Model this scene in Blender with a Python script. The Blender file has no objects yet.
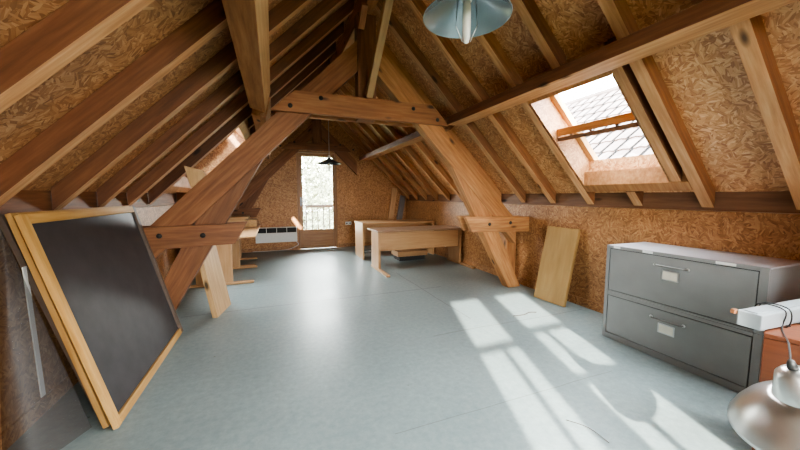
import bpy, bmesh, math, random
from mathutils import Vector, Matrix

random.seed(7)
V = Vector
SC = bpy.context.scene
COL = SC.collection
WM = {}                      # world matrix of each object, kept while building

# ------------------------------------------------------------------ materials
def new_mat(name):
    m = bpy.data.materials.new(name); m.use_nodes = True
    nt = m.node_tree; nt.nodes.clear()
    out = nt.nodes.new('ShaderNodeOutputMaterial')
    b = nt.nodes.new('ShaderNodeBsdfPrincipled')
    nt.links.new(b.outputs[0], out.inputs[0])
    return m, nt, b, out

def N(nt, t, **kw):
    n = nt.nodes.new(t)
    for k, v in kw.items():
        if k.startswith('i_'):
            n.inputs[int(k[2:])].default_value = v
        else:
            setattr(n, k, v)
    return n

def ramp(nt, stops):
    r = nt.nodes.new('ShaderNodeValToRGB')
    e = r.color_ramp.elements
    while len(e) < len(stops): e.new(.5)
    for i, (p, c) in enumerate(stops):
        e[i].position = p; e[i].color = (*c, 1)
    return r

def mix(nt, a, b, f, mode='MIX'):
    n = nt.nodes.new('ShaderNodeMix'); n.data_type = 'RGBA'; n.blend_type = mode
    for sock, v in ((n.inputs[0], f), (n.inputs[6], a), (n.inputs[7], b)):
        if hasattr(v, 'links'): nt.links.new(v, sock)
        else: sock.default_value = v if not isinstance(v, tuple) else ((*v, 1) if len(v) == 3 else v)
    return n.outputs[2]

def obj_coord(nt, rnd=True):
    tc = N(nt, 'ShaderNodeTexCoord')
    if not rnd: return tc.outputs['Object']
    oi = N(nt, 'ShaderNodeObjectInfo')
    mul = N(nt, 'ShaderNodeMath', operation='MULTIPLY'); mul.inputs[1].default_value = 37.
    nt.links.new(oi.outputs['Random'], mul.inputs[0])
    add = N(nt, 'ShaderNodeVectorMath', operation='ADD')
    nt.links.new(tc.outputs['Object'], add.inputs[0]); nt.links.new(mul.outputs[0], add.inputs[1])
    return add.outputs[0]

def mapping(nt, src, scale=(1, 1, 1), rot=(0, 0, 0), loc=(0, 0, 0)):
    m = N(nt, 'ShaderNodeMapping')
    m.inputs['Scale'].default_value = scale; m.inputs['Rotation'].default_value = rot; m.inputs['Location'].default_value = loc
    nt.links.new(src, m.inputs[0]); return m.outputs[0]

def noise(nt, src, scale, detail=4, rough=.55):
    n = N(nt, 'ShaderNodeTexNoise'); n.inputs['Scale'].default_value = scale
    n.inputs['Detail'].default_value = detail; n.inputs['Roughness'].default_value = rough
    nt.links.new(src, n.inputs['Vector']); return n.outputs['Fac']

def bump(nt, b, h, strength=.2, dist=.01):
    bp = N(nt, 'ShaderNodeBump'); bp.inputs['Strength'].default_value = strength; bp.inputs['Distance'].default_value = dist
    nt.links.new(h, bp.inputs['Height']); nt.links.new(bp.outputs[0], b.inputs['Normal'])

def wood(name, dark, mid, light, knots=True, rough=.62, stretch=(1.3, 16, 16), vary=.25):
    m, nt, b, out = new_mat(name)
    P = obj_coord(nt)
    g = noise(nt, mapping(nt, P, stretch), 2.2, 6, .6)
    r = ramp(nt, [(.28, dark), (.5, mid), (.72, light)]); nt.links.new(g, r.inputs[0])
    col = r.outputs[0]
    big = noise(nt, mapping(nt, P, (.7, 3, 3)), 1.4, 3)
    rb = ramp(nt, [(.3, (1 - vary,) * 3), (.7, (1 + vary * .4,) * 3)]); nt.links.new(big, rb.inputs[0])
    col = mix(nt, col, rb.outputs[0], 1., 'MULTIPLY')
    if knots:
        vo = N(nt, 'ShaderNodeTexVoronoi'); vo.inputs['Scale'].default_value = 1.0
        nt.links.new(mapping(nt, P, (2.1, 5.5, 5.5)), vo.inputs['Vector'])
        rk = ramp(nt, [(.07, (1, 1, 1)), (.16, (0, 0, 0))]); nt.links.new(vo.outputs['Distance'], rk.inputs[0])
        col = mix(nt, col, tuple(c * .22 for c in dark), rk.outputs[0])
    # each timber a slightly different tone
    oi = N(nt, 'ShaderNodeObjectInfo')
    rr = ramp(nt, [(0, (.84, .82, .80)), (1, (1.1, 1.08, 1.05))]); nt.links.new(oi.outputs['Random'], rr.inputs[0])
    col = mix(nt, col, rr.outputs[0], 1., 'MULTIPLY')
    nt.links.new(col, b.inputs['Base Color']); b.inputs['Roughness'].default_value = rough
    bump(nt, b, g, .15, .004)
    return m

def osb(name, dark, mid, light, bright):
    m, nt, b, out = new_mat(name)
    P = obj_coord(nt, False)
    warp = N(nt, 'ShaderNodeTexNoise'); warp.inputs['Scale'].default_value = 9; nt.links.new(P, warp.inputs['Vector'])
    wsub = N(nt, 'ShaderNodeVectorMath', operation='SCALE'); wsub.inputs['Scale'].default_value = .02
    nt.links.new(warp.outputs['Color'], wsub.inputs[0])
    Pw = N(nt, 'ShaderNodeVectorMath', operation='ADD'); nt.links.new(P, Pw.inputs[0]); nt.links.new(wsub.outputs[0], Pw.inputs[1])
    layers = []
    for scale, st, seed in ((17, (17, 85, 25), 0.), (12, (13, 64, 25), 3.7)):
        off = mapping(nt, Pw.outputs[0], (1, 1, 1), (0, 0, 0), (seed, seed * .7, 0))
        cell = N(nt, 'ShaderNodeTexVoronoi'); cell.inputs['Scale'].default_value = scale; nt.links.new(off, cell.inputs['Vector'])
        sep = N(nt, 'ShaderNodeSeparateColor'); nt.links.new(cell.outputs['Color'], sep.inputs[0])
        ang = N(nt, 'ShaderNodeMath', operation='MULTIPLY'); ang.inputs[1].default_value = 3.1; nt.links.new(sep.outputs[0], ang.inputs[0])
        rot = N(nt, 'ShaderNodeVectorRotate', rotation_type='Z_AXIS'); nt.links.new(off, rot.inputs['Vector']); nt.links.new(ang.outputs[0], rot.inputs['Angle'])
        flake = N(nt, 'ShaderNodeTexVoronoi'); flake.inputs['Scale'].default_value = 1.; nt.links.new(mapping(nt, rot.outputs[0], st), flake.inputs['Vector'])
        s2 = N(nt, 'ShaderNodeSeparateColor'); nt.links.new(flake.outputs['Color'], s2.inputs[0])
        fine = noise(nt, mapping(nt, rot.outputs[0], (6, 120, 20)), 1., 3)
        a = N(nt, 'ShaderNodeMath', operation='MULTIPLY_ADD'); a.inputs[1].default_value = .62
        nt.links.new(s2.outputs[1], a.inputs[0])
        f2 = N(nt, 'ShaderNodeMath', operation='MULTIPLY'); f2.inputs[1].default_value = .38; nt.links.new(fine, f2.inputs[0]); nt.links.new(f2.outputs[0], a.inputs[2])
        layers.append((a.outputs[0], s2.outputs[2]))
    pick = N(nt, 'ShaderNodeMath', operation='GREATER_THAN'); pick.inputs[1].default_value = .5; nt.links.new(layers[0][1], pick.inputs[0])
    mx = N(nt, 'ShaderNodeMix'); mx.data_type = 'FLOAT'
    nt.links.new(pick.outputs[0], mx.inputs[0]); nt.links.new(layers[0][0], mx.inputs[2]); nt.links.new(layers[1][0], mx.inputs[3])
    r = ramp(nt, [(.12, dark), (.4, mid), (.68, light), (.93, bright)]); nt.links.new(mx.outputs[0], r.inputs[0])
    big = noise(nt, P, 1.1, 2); rb = ramp(nt, [(.3, (.82, .80, .78)), (.7, (1.08, 1.06, 1.03))]); nt.links.new(big, rb.inputs[0])
    col = mix(nt, r.outputs[0], rb.outputs[0], 1., 'MULTIPLY')
    nt.links.new(col, b.inputs['Base Color']); b.inputs['Roughness'].default_value = .5
    bump(nt, b, mx.outputs[0], .25, .004)
    return m

def plain(name, col, rough=.5, metal=0., spec=.5, vary=.08, nscale=20):
    m, nt, b, out = new_mat(name)
    P = obj_coord(nt)
    n = noise(nt, P, nscale, 4)
    r = ramp(nt, [(.3, tuple(c * (1 - vary) for c in col)), (.7, tuple(min(1, c * (1 + vary)) for c in col))]); nt.links.new(n, r.inputs[0])
    nt.links.new(r.outputs[0], b.inputs['Base Color'])
    b.inputs['Roughness'].default_value = rough; b.inputs['Metallic'].default_value = metal; b.inputs['Specular IOR Level'].default_value = spec
    return m

def see_through(name, col, transp, rough=.6):
    m, nt, b, out = new_mat(name)
    P = obj_coord(nt, False)
    n = noise(nt, P, 6, 4)
    r = ramp(nt, [(.3, tuple(c * .8 for c in col)), (.7, tuple(c * 1.2 for c in col))]); nt.links.new(n, r.inputs[0])
    nt.links.new(r.outputs[0], b.inputs['Base Color']); b.inputs['Roughness'].default_value = rough
    t = N(nt, 'ShaderNodeBsdfTransparent'); mx = N(nt, 'ShaderNodeMixShader'); mx.inputs[0].default_value = transp
    nt.links.new(b.outputs[0], mx.inputs[1]); nt.links.new(t.outputs[0], mx.inputs[2]); nt.links.new(mx.outputs[0], out.inputs[0])
    return m

def window_glass(name):
    m, nt, b, out = new_mat(name); nt.nodes.remove(b)
    t = N(nt, 'ShaderNodeBsdfTransparent'); t.inputs[0].default_value = (.95, .97, .96, 1)
    g = N(nt, 'ShaderNodeBsdfGlossy'); g.inputs['Roughness'].default_value = .03
    fr = N(nt, 'ShaderNodeFresnel'); fr.inputs[0].default_value = 1.4
    mx = N(nt, 'ShaderNodeMixShader'); nt.links.new(fr.outputs[0], mx.inputs[0])
    nt.links.new(t.outputs[0], mx.inputs[1]); nt.links.new(g.outputs[0], mx.inputs[2]); nt.links.new(mx.outputs[0], out.inputs[0])
    return m

M = {}
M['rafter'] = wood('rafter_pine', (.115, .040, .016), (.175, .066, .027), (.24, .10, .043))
M['rafter_under'] = wood('rafter_pale_side', (.42, .20, .085), (.56, .30, .14), (.68, .42, .23))  # paler pine for timber faces picked by direction
M['king'] = wood('dark_post_wood', (.13, .050, .020), (.21, .085, .034), (.29, .13, .055))
M['truss_shaded'] = wood('truss_brown_shaded', (.17, .060, .022), (.25, .098, .038), (.33, .145, .060))  # shade on the left truss members put into the wood colour
M['truss_mid'] = wood('truss_mid_brown', (.23, .085, .030), (.33, .138, .053), (.42, .20, .085))
M['rafter_right_lit'] = wood('rafter_brown_lit', (.19, .072, .028), (.27, .112, .045), (.36, .165, .070))  # rafter colour lightened where this slope gets little bounce light
M['plank_brown'] = wood('plank_brown', (.55, .30, .15), (.66, .39, .20), (.74, .47, .26), knots=False)
M['rafter_lit'] = wood('rafter_pine_lit', (.36, .16, .065), (.50, .25, .105), (.62, .36, .17))  # skylight sun worked into the pine colour, beyond the truss
M['rafter_far'] = wood('far_truss_wood', (.17, .062, .024), (.25, .10, .040), (.33, .15, .064))
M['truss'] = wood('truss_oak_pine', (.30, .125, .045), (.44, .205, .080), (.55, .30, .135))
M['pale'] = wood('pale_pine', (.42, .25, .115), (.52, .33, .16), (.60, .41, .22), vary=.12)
M['frame_pine'] = wood('screen_frame_pine', (.40, .21, .062), (.49, .28, .092), (.56, .345, .13), knots=False, vary=.12)
M['door_wood'] = wood('door_varnished_wood', (.30, .13, .045), (.40, .19, .07), (.46, .23, .09), knots=False, vary=.12, rough=.4)
M['beech'] = wood('beech_laminate', (.43, .24, .115), (.49, .29, .145), (.54, .335, .18), knots=False, vary=.08, rough=.38)
M['sash_wood'] = wood('sash_orange_pine', (.42, .16, .045), (.52, .22, .07), (.60, .29, .10), knots=False, vary=.1)
M['beech_top'] = wood('beech_laminate_top', (.36, .22, .14), (.42, .27, .18), (.47, .31, .21), knots=False, vary=.08, rough=.3)
M['plywood'] = wood('yellow_plywood', (.30, .175, .058), (.35, .21, .075), (.40, .25, .095), knots=False, vary=.12, stretch=(1, 6, 6))
M['red_wood'] = wood('reddish_cabinet_wood', (.13, .034, .010), (.17, .046, .014), (.205, .060, .019), knots=False, vary=.1, rough=.45)
M['dark_plate'] = wood('dark_wall_plate', (.13, .06, .03), (.19, .09, .045), (.24, .12, .06))
M['grey_plank'] = wood('weathered_grey_plank', (.17, .15, .15), (.22, .2, .2), (.28, .26, .25), knots=False)
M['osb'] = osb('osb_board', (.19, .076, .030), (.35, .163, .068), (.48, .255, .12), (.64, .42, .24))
M['osb_lit'] = osb('osb_board_lit', (.30, .125, .050), (.50, .245, .105), (.64, .36, .175), (.80, .55, .32))  # OSB colour raised in place of bounce light, right slope
M['osb_far_lit'] = osb('osb_board_far_lit', (.26, .105, .036), (.46, .21, .080), (.58, .30, .125), (.70, .42, .20))  # far gable OSB, brighter light put into its colour
M['osb_wall'] = osb('osb_wall_board', (.19, .080, .030), (.33, .155, .062), (.44, .23, .100), (.57, .34, .17))
M['cab_grey'] = plain('cabinet_grey_paint', (.25, .25, .25), .42, 0, .5, .06, 6)
M['cab_top'] = plain('cabinet_top_sky_tint', (.42, .41, .44), .35, 0, .5, .06, 6)  # sky reflection put into the paler, bluish top colour
M['cab_dark'] = plain('cabinet_gap_dark', (.03, .03, .03), .8)
M['white'] = plain('white_paint', (.78, .78, .76), .45, 0, .5, .03)
M['cream'] = plain('cream_card', (.75, .70, .60), .7, 0, .5, .05)
M['white_plastic'] = plain('white_plastic', (.34, .37, .385), .3, 0, .5, .04)
M['steel'] = plain('steel', (.55, .55, .55), .3, 1.)
M['dark_steel'] = plain('dark_steel', (.20, .19, .18), .4, .9)
M['bolt'] = plain('dark_bolt_steel', (.06, .055, .05), .5, .6)
M['alu'] = plain('spun_aluminium', (.72, .71, .70), .32, 1., .5, .08, 9)
M['enamel'] = plain('lamp_enamel', (.27, .33, .36), .25, .5, .5, .08, 7)
M['dark_enamel'] = plain('lamp_dark_enamel', (.035, .035, .04), .35)
M['black'] = plain('black_rubber', (.015, .015, .015), .5)
M['cord_white'] = plain('cord_white', (.6, .58, .55), .6)
M['mesh_front'] = see_through('insect_mesh', (.060, .055, .058), .24, .5)
M['mesh_loose'] = see_through('insect_mesh_loose', (.075, .068, .066), .47, .5)
M['mesh_stile'] = plain('mesh_wrapped_stile', (.12, .085, .065), .6)
M['glass'] = window_glass('window_glass')
M['lamp_glass'] = see_through('bulb_glass', (.85, .83, .78), .25, .1)
M['rail_out'] = plain('balcony_grey_paint', (.055, .057, .065), .6)
M['bark'] = plain('tree_bark', (.08, .07, .06), .9)
M['leaf'] = plain('spring_leaves', (.17, .18, .115), .7, 0, .3, .3, 3)
M['grass'] = plain('lawn_green', (.10, .12, .06), .9, 0, .3, .2, 2)
M['render_wall'] = plain('house_render', (.6, .55, .48), .9)
M['twig'] = plain('twig_brown', (.06, .04, .03), .9)

def tile_mat():
    m, nt, b, out = new_mat('roof_clay_tile')
    P = obj_coord(nt, False)
    vo = N(nt, 'ShaderNodeTexVoronoi'); vo.inputs['Scale'].default_value = 2.6; nt.links.new(P, vo.inputs['Vector'])
    sep = N(nt, 'ShaderNodeSeparateColor'); nt.links.new(vo.outputs['Color'], sep.inputs[0])
    r = ramp(nt, [(0, (.060, .046, .042)), (.5, (.085, .068, .062)), (1, (.115, .095, .088))]); nt.links.new(sep.outputs[0], r.inputs[0])
    nt.links.new(r.outputs[0], b.inputs['Base Color']); b.inputs['Roughness'].default_value = .85
    return m
M['tile'] = tile_mat()

def floor_mat():
    m, nt, b, out = new_mat('grey_blue_lino')
    P = obj_coord(nt, False)
    n1 = noise(nt, P, 22, 8, .75); n2 = noise(nt, P, 1.1, 4, .6)
    r = ramp(nt, [(.25, (.165, .212, .212)), (.5, (.222, .272, .270)), (.75, (.285, .333, .327))]); nt.links.new(n1, r.inputs[0])
    r2 = ramp(nt, [(.3, (.86, .87, .88)), (.7, (1.08, 1.07, 1.06))]); nt.links.new(n2, r2.inputs[0])
    col = mix(nt, r.outputs[0], r2.outputs[0], 1., 'MULTIPLY')
    sp = N(nt, 'ShaderNodeSeparateXYZ'); nt.links.new(P, sp.inputs[0])
    wob = noise(nt, P, 1.3, 2)
    def seam(axis, pos, w, lo=None, hi=None, loaxis=0):
        a = N(nt, 'ShaderNodeMath', operation='MULTIPLY_ADD'); a.inputs[1].default_value = .05; nt.links.new(wob, a.inputs[0]); nt.links.new(sp.outputs[axis], a.inputs[2])
        c = N(nt, 'ShaderNodeMath', operation='COMPARE'); c.inputs[1].default_value = pos + .025; c.inputs[2].default_value = w; nt.links.new(a.outputs[0], c.inputs[0])
        res = c.outputs[0]
        if lo is not None:
            d = N(nt, 'ShaderNodeMath', operation='COMPARE'); d.inputs[1].default_value = (lo + hi) / 2; d.inputs[2].default_value = (hi - lo) / 2
            nt.links.new(sp.outputs[loaxis], d.inputs[0])
            mm = N(nt, 'ShaderNodeMath', operation='MULTIPLY'); nt.links.new(res, mm.inputs[0]); nt.links.new(d.outputs[0], mm.inputs[1]); res = mm.outputs[0]
        return res
    lines = [seam(1, 4.13, .011, -1.0, 2.3), seam(1, 5.15, .009, -1., .5), seam(0, 1.98, .008, 2.9, 5.2, 1), seam(1, 2.66, .006, 1.4, 3.4), seam(1, 6.6, .004, 0, 1.7), seam(1, 1.6, .003, .6, 2.4)]
    acc = lines[0]
    for l in lines[1:]:
        a = N(nt, 'ShaderNodeMath', operation='MAXIMUM'); nt.links.new(acc, a.inputs[0]); nt.links.new(l, a.inputs[1]); acc = a.outputs[0]
    fm = N(nt, 'ShaderNodeMath', operation='MULTIPLY'); fm.inputs[1].default_value = .6; nt.links.new(acc, fm.inputs[0])
    col = mix(nt, col, (.10, .10, .095), fm.outputs[0])
    # scuffs
    vo = N(nt, 'ShaderNodeTexVoronoi'); vo.inputs['Scale'].default_value = 3.1; nt.links.new(P, vo.inputs['Vector'])
    rk = ramp(nt, [(.015, (1, 1, 1)), (.03, (0, 0, 0))]); nt.links.new(vo.outputs['Distance'], rk.inputs[0])
    col = mix(nt, col, (.10, .10, .09), rk.outputs[0])
    nt.links.new(col, b.inputs['Base Color'])
    rr = ramp(nt, [(.3, (.30,) * 3), (.7, (.44,) * 3)]); nt.links.new(n2, rr.inputs[0]); nt.links.new(rr.outputs[0], b.inputs['Roughness'])
    b.inputs['Specular IOR Level'].default_value = .5
    bump(nt, b, n2, .12, .02)
    return m
M['floor'] = floor_mat()

# ------------------------------------------------------------------ geometry helpers
def link(name, me, mat, world, parent=None):
    o = bpy.data.objects.new(name, me); COL.objects.link(o)
    if mat is not None: me.materials.append(mat)
    if parent is not None:
        o.parent = parent; o.matrix_basis = WM[parent.name].inverted() @ world
    else:
        o.matrix_basis = world
    WM[o.name] = world
    return o

def tag(o, label=None, cat=None, group=None, kind=None):
    for k, v in (('label', label), ('category', cat), ('group', group), ('kind', kind)):
        if v: o[k] = v
    return o

def empty(name, loc, label=None, cat=None, group=None, kind=None):
    o = bpy.data.objects.new(name, None); COL.objects.link(o); o.empty_display_size = .1
    o.location = loc; WM[o.name] = Matrix.Translation(loc)
    return tag(o, label, cat, group, kind)

def frame_matrix(o, ex, ey, ez):
    m = Matrix((ex, ey, ez)).transposed().to_4x4(); m.translation = o; return m

def finish(bm, name, bev=0., smooth=False):
    bmesh.ops.remove_doubles(bm, verts=bm.verts, dist=1e-6)
    bmesh.ops.recalc_face_normals(bm, faces=bm.faces)
    if bev > 0:
        es = [e for e in bm.edges if len(e.link_faces) == 2 and e.calc_face_angle(0) > .5]
        bmesh.ops.bevel(bm, geom=es, offset=bev, segments=2, affect='EDGES', profile=.6, clamp_overlap=True)
    me = bpy.data.meshes.new(name); bm.to_mesh(me); bm.free()
    if smooth:
        for p in me.polygons: p.use_smooth = True
    return me

def prism(name, mat, pts, ext, grain, parent=None, bev=.004):
    """A polygon of 3-D points pushed along ext; local X runs along the grain, local Z along ext."""
    pts = [V(p) for p in pts]; ext = V(ext); ez = ext.normalized()
    ex = V(grain); ex = (ex - ez * ex.dot(ez)).normalized(); ey = ez.cross(ex)
    o = sum(pts, V((0, 0, 0))) / len(pts) + ext / 2
    Wm = frame_matrix(o, ex, ey, ez); inv = Wm.inverted()
    bm = bmesh.new()
    a = [bm.verts.new(inv @ p) for p in pts]; b = [bm.verts.new(inv @ (p + ext)) for p in pts]
    bm.faces.new(a); bm.faces.new(b[::-1])
    for i in range(len(a)):
        j = (i + 1) % len(a); bm.faces.new((a[i], a[j], b[j], b[i]))
    return link(name, finish(bm, name, bev), mat, Wm, parent)

def xz(name, mat, poly, y0, y1, grain, parent=None, bev=.004):
    return prism(name, mat, [(x, y0, z) for x, z in poly], (0, y1 - y0, 0), (grain[0], 0, grain[1]), parent, bev)

def box(name, mat, lo, hi, parent=None, bev=.003, grain=None):
    lo, hi = V(lo), V(hi); d = hi - lo
    if grain is None: grain = max(range(3), key=lambda i: d[i])
    n = min((i for i in range(3) if i != grain), key=lambda i: d[i])
    ez = V((0, 0, 0)); ez[n] = 1; ex = V((0, 0, 0)); ex[grain] = 1; ey = ez.cross(ex)
    Wm = frame_matrix((lo + hi) / 2, ex, ey, ez)
    bm = bmesh.new(); bmesh.ops.create_cube(bm, size=1)
    sx, sz = d[grain], d[n]; sy = d[3 - grain - n]
    bmesh.ops.scale(bm, vec=(sx, sy, sz), verts=bm.verts)
    return link(name, finish(bm, name, min(bev, .3 * min(d))), mat, Wm, parent)

def obox(name, mat, c, ex, ey, ez, size, parent=None, bev=.003):
    Wm = frame_matrix(V(c), V(ex).normalized(), V(ey).normalized(), V(ez).normalized())
    bm = bmesh.new(); bmesh.ops.create_cube(bm, size=1); bmesh.ops.scale(bm, vec=size, verts=bm.verts)
    return link(name, finish(bm, name, min(bev, .3 * min(size))), mat, Wm, parent)

def beam(name, mat, p0, p1, w, h, side, parent=None, bev=.004):
    """A bar from p0 to p1, w across along side, h along the remaining direction."""
    p0, p1 = V(p0), V(p1); ex = (p1 - p0).normalized(); s = V(side); ey = (s - ex * s.dot(ex)).normalized(); ez = ex.cross(ey)
    return obox(name, mat, (p0 + p1) / 2, ex, ey, ez, ((p1 - p0).length, w, h), parent, bev)

def lathe(name, mat, prof, c, parent=None, seg=40, axis=(0, 0, 1), thick=0.):
    ez = V(axis).normalized(); ex = ez.orthogonal().normalized(); ey = ez.cross(ex)
    Wm = frame_matrix(V(c), ex, ey, ez)
    if thick: prof = list(prof) + [(max(0, r - thick), z - thick * .4) for r, z in reversed(prof)]
    bm = bmesh.new(); rings = []
    for r, z in prof:
        if r < 1e-6: rings.append([bm.verts.new((0, 0, z))])
        else: rings.append([bm.verts.new((r * math.cos(t), r * math.sin(t), z)) for t in (2 * math.pi * k / seg for k in range(seg))])
    def bridge(a, b):
        for k in range(seg):
            l = (k + 1) % seg
            if len(a) == 1 and len(b) == 1: return
            if len(a) == 1: bm.faces.new((a[0], b[k], b[l]))
            elif len(b) == 1: bm.faces.new((a[k], a[l], b[0]))
            else: bm.faces.new((a[k], a[l], b[l], b[k]))
    for a, b in zip(rings, rings[1:]): bridge(a, b)
    if thick: bridge(rings[-1], rings[0])
    me = finish(bm, name, 0, True)
    o = link(name, me, mat, Wm, parent)
    return o

def tube(name, mat, pts, r, parent=None, seg=8):
    pts = [V(p) for p in pts]; c = pts[0]
    bm = bmesh.new(); rings = []
    for i, p in enumerate(pts):
        t = (pts[min(i + 1, len(pts) - 1)] - pts[max(i - 1, 0)]).normalized()
        a = t.orthogonal().normalized() if i == 0 else (a - t * a.dot(t)).normalized()
        b = t.cross(a)
        rings.append([bm.verts.new(p - c + a * r * math.cos(2 * math.pi * k / seg) + b * r * math.sin(2 * math.pi * k / seg)) for k in range(seg)])
    for x, y in zip(rings, rings[1:]):
        for k in range(seg): bm.faces.new((x[k], x[(k + 1) % seg], y[(k + 1) % seg], y[k]))
    bm.faces.new(rings[0][::-1]); bm.faces.new(rings[-1])
    return link(name, finish(bm, name, 0, True), mat, Matrix.Translation(c), parent)

def smooth_path(pts, n=8):
    pts = [V(p) for p in pts]; out = []
    P = [pts[0]] + pts + [pts[-1]]
    for i in range(1, len(P) - 2):
        for k in range(n):
            t = k / n; a, b, c, d = P[i - 1], P[i], P[i + 1], P[i + 2]
            out.append(.5 * ((2 * b) + (c - a) * t + (2 * a - 5 * b + 4 * c - d) * t * t + (3 * b - a - 3 * c + d) * t ** 3))
    return out + [pts[-1]]

def structure(o): o['kind'] = 'structure'; return o

# ------------------------------------------------------------------ camera
f_px, H = 320., 1.35
th = math.atan((225 - 196) / f_px); yaw = math.atan(127 * math.cos(th) / f_px)
Fh = V((math.sin(yaw), math.cos(yaw), 0)); Rr = V((math.cos(yaw), -math.sin(yaw), 0)); Zz = V((0, 0, 1))
Fd = Fh * math.cos(th) - Zz * math.sin(th); Ud = Fh * math.sin(th) + Zz * math.cos(th)
cd = bpy.data.cameras.new('camera'); cd.sensor_width = 36; cd.lens = 36 * f_px / 800; cd.clip_start = .05; cd.clip_end = 300
cam = bpy.data.objects.new('camera', cd); COL.objects.link(cam)
cam.matrix_world = frame_matrix(V((0, 0, H)), Rr, Ud, -Fd); SC.camera = cam

# ------------------------------------------------------------------ the room shell
XR, XL, XC, YF, YB = 3.5, -1.38, 1.06, 8.4, -1.0
KW = 1.22
SR, SO = 4.75, 4.905                 # rafter underside / board underside on the slope with X+Z constant
mir = lambda x: 2 * XC - x
WT = .12

structure(box('floor', M['floor'], (XL - .3, YB - .3, -.15), (XR + .3, YF + .3, 0), bev=0, grain=0))
# object coordinates of the floor should read as world coordinates
fl = bpy.data.objects['floor']
fl.data.transform(fl.matrix_basis); fl.matrix_basis = Matrix.Identity(4); WM['floor'] = Matrix.Identity(4)

structure(box('wall_right', M['osb_wall'], (XR, YB, 0), (XR + WT, YF, KW), bev=0))
structure(box('wall_left', M['osb_wall'], (XL - WT, YB, 0), (XL, YF, KW), bev=0))
structure(box('baseboard_right', M['osb_wall'], (XR - .014, YB, 0), (XR, YF, .10), bev=.003))
structure(box('baseboard_left', M['osb_wall'], (XL, YB, 0), (XL + .014, YF, .10), bev=.003))
zt = SO - XR
structure(box('trim_1', M['dark_plate'], (XR + .02, YB, KW + .004), (XR + WT, YF, zt - .01), bev=0))
structure(box('trim_2', M['king'], (XL - WT, YB, KW + .004), (XL - .02, YF, zt - .01), bev=0))

def gable(name, y, holes, mat):
    """A gable wall in the XZ plane at y..y+dy with rectangular holes, one mesh."""
    zr = SO - XC + .25
    def top(x): return min(zr, (SO + .2 - x) if x >= XC else (SO + .2 - mir(x)))
    xs = sorted({XL - WT, XC, XR + WT} | {h[0] for h in holes} | {h[1] for h in holes})
    y0, y1 = y
    bm = bmesh.new()
    def quad(pts):
        a = [bm.verts.new((px, y0, pz)) for px, pz in pts]; b = [bm.verts.new((px, y1, pz)) for px, pz in pts]
        bm.faces.new(a); bm.faces.new(b[::-1])
        for i in range(len(a)): j = (i + 1) % len(a); bm.faces.new((a[i], a[j], b[j], b[i]))
    for x0, x1 in zip(xs, xs[1:]):
        hs = [h for h in holes if h[0] <= x0 + 1e-6 and h[1] >= x1 - 1e-6]
        if hs:
            h = hs[0]
            if h[2] > 0: quad([(x0, 0), (x1, 0), (x1, h[2]), (x0, h[2])])
            quad([(x0, h[3]), (x1, h[3]), (x1, top(x1)), (x0, top(x0))])
        else:
            quad([(x0, 0), (x1, 0), (x1, top(x1)), (x0, top(x0))])
    # local frame with Z along the wall normal
    Wm = frame_matrix(V((0, 0, 0)), V((1, 0, 0)), V((0, 0, 1)), V((0, -1, 0)))
    bm.transform(Wm.inverted())
    return structure(link(name, finish(bm, name, 0), mat, Wm))
D1 = (.57, 1.55, 0.0, 2.46)
D2 = (.36, 1.67, 0.0, 2.44)
gable('wall_far', (YF, YF + .16), [D1], M['osb_far_lit'])
gable('wall_near', (YB - .16, YB), [D2], M['osb_wall'])
structure(box('baseboard_far', M['osb_wall'], (XL, YF - .014, 0), (D1[0] - .02, YF, .09)))
structure(box('baseboard_far_right', M['osb_wall'], (D1[1] + .02, YF - .014, 0), (XR, YF, .09)))

S2 = 1 / math.sqrt(2)
def slope(name, sgn, hole, hole2=None):
    """The board lining of one roof slope, a slab with one roof-window hole. hole = (y0, y1, x0, x1) measured on the right slope."""
    bm = bmesh.new()
    y0, y1, xa, xb = hole
    holes = [hole] + ([hole2] if hole2 else [])
    ys = sorted([YB - .2, YF + .2] + [v for h in holes for v in h[:2]]); xs = sorted([XC, XR + .3] + [v for h in holes for v in h[2:]])
    t = .20                                      # slab thickness measured as a rise
    def P(x, y, k): return V((x if sgn > 0 else mir(x), y, SO - x + k))
    for i in range(len(xs) - 1):
        for j in range(len(ys) - 1):
            if any(h[2] - 1e-6 <= xs[i] and xs[i + 1] <= h[3] + 1e-6 and h[0] - 1e-6 <= ys[j] and ys[j + 1] <= h[1] + 1e-6 for h in holes): continue
            c = [(xs[i], ys[j]), (xs[i + 1], ys[j]), (xs[i + 1], ys[j + 1]), (xs[i], ys[j + 1])]
            a = [bm.verts.new(P(x, y, 0)) for x, y in c]; b = [bm.verts.new(P(x, y, t)) for x, y in c]
            bm.faces.new(a); bm.faces.new(b[::-1])
            for k in range(4): l = (k + 1) % 4; bm.faces.new((a[k], a[l], b[l], b[k]))
    ez = V((-S2 * sgn, 0, -S2)); ex = V((0, 1, 0)); ey = ez.cross(ex)
    Wm = frame_matrix(P(XC, 0, 0), ex, ey, ez); bm.transform(Wm.inverted())
    return structure(link(name, finish(bm, name, 0), M['osb_lit' if sgn > 0 else 'osb'], Wm))
SKY_R = (1.78, 2.635, 2.47 + .078, 3.28 + .078)          # y0, y1, x0, x1 (shifted to the board plane)
SKY_L = (4.76, 5.84, 2.55, 3.35)
slope('ceiling', 1, SKY_R, (-.85, .70, 2.28, 3.36)); slope('ceiling_left', -1, SKY_L)

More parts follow.
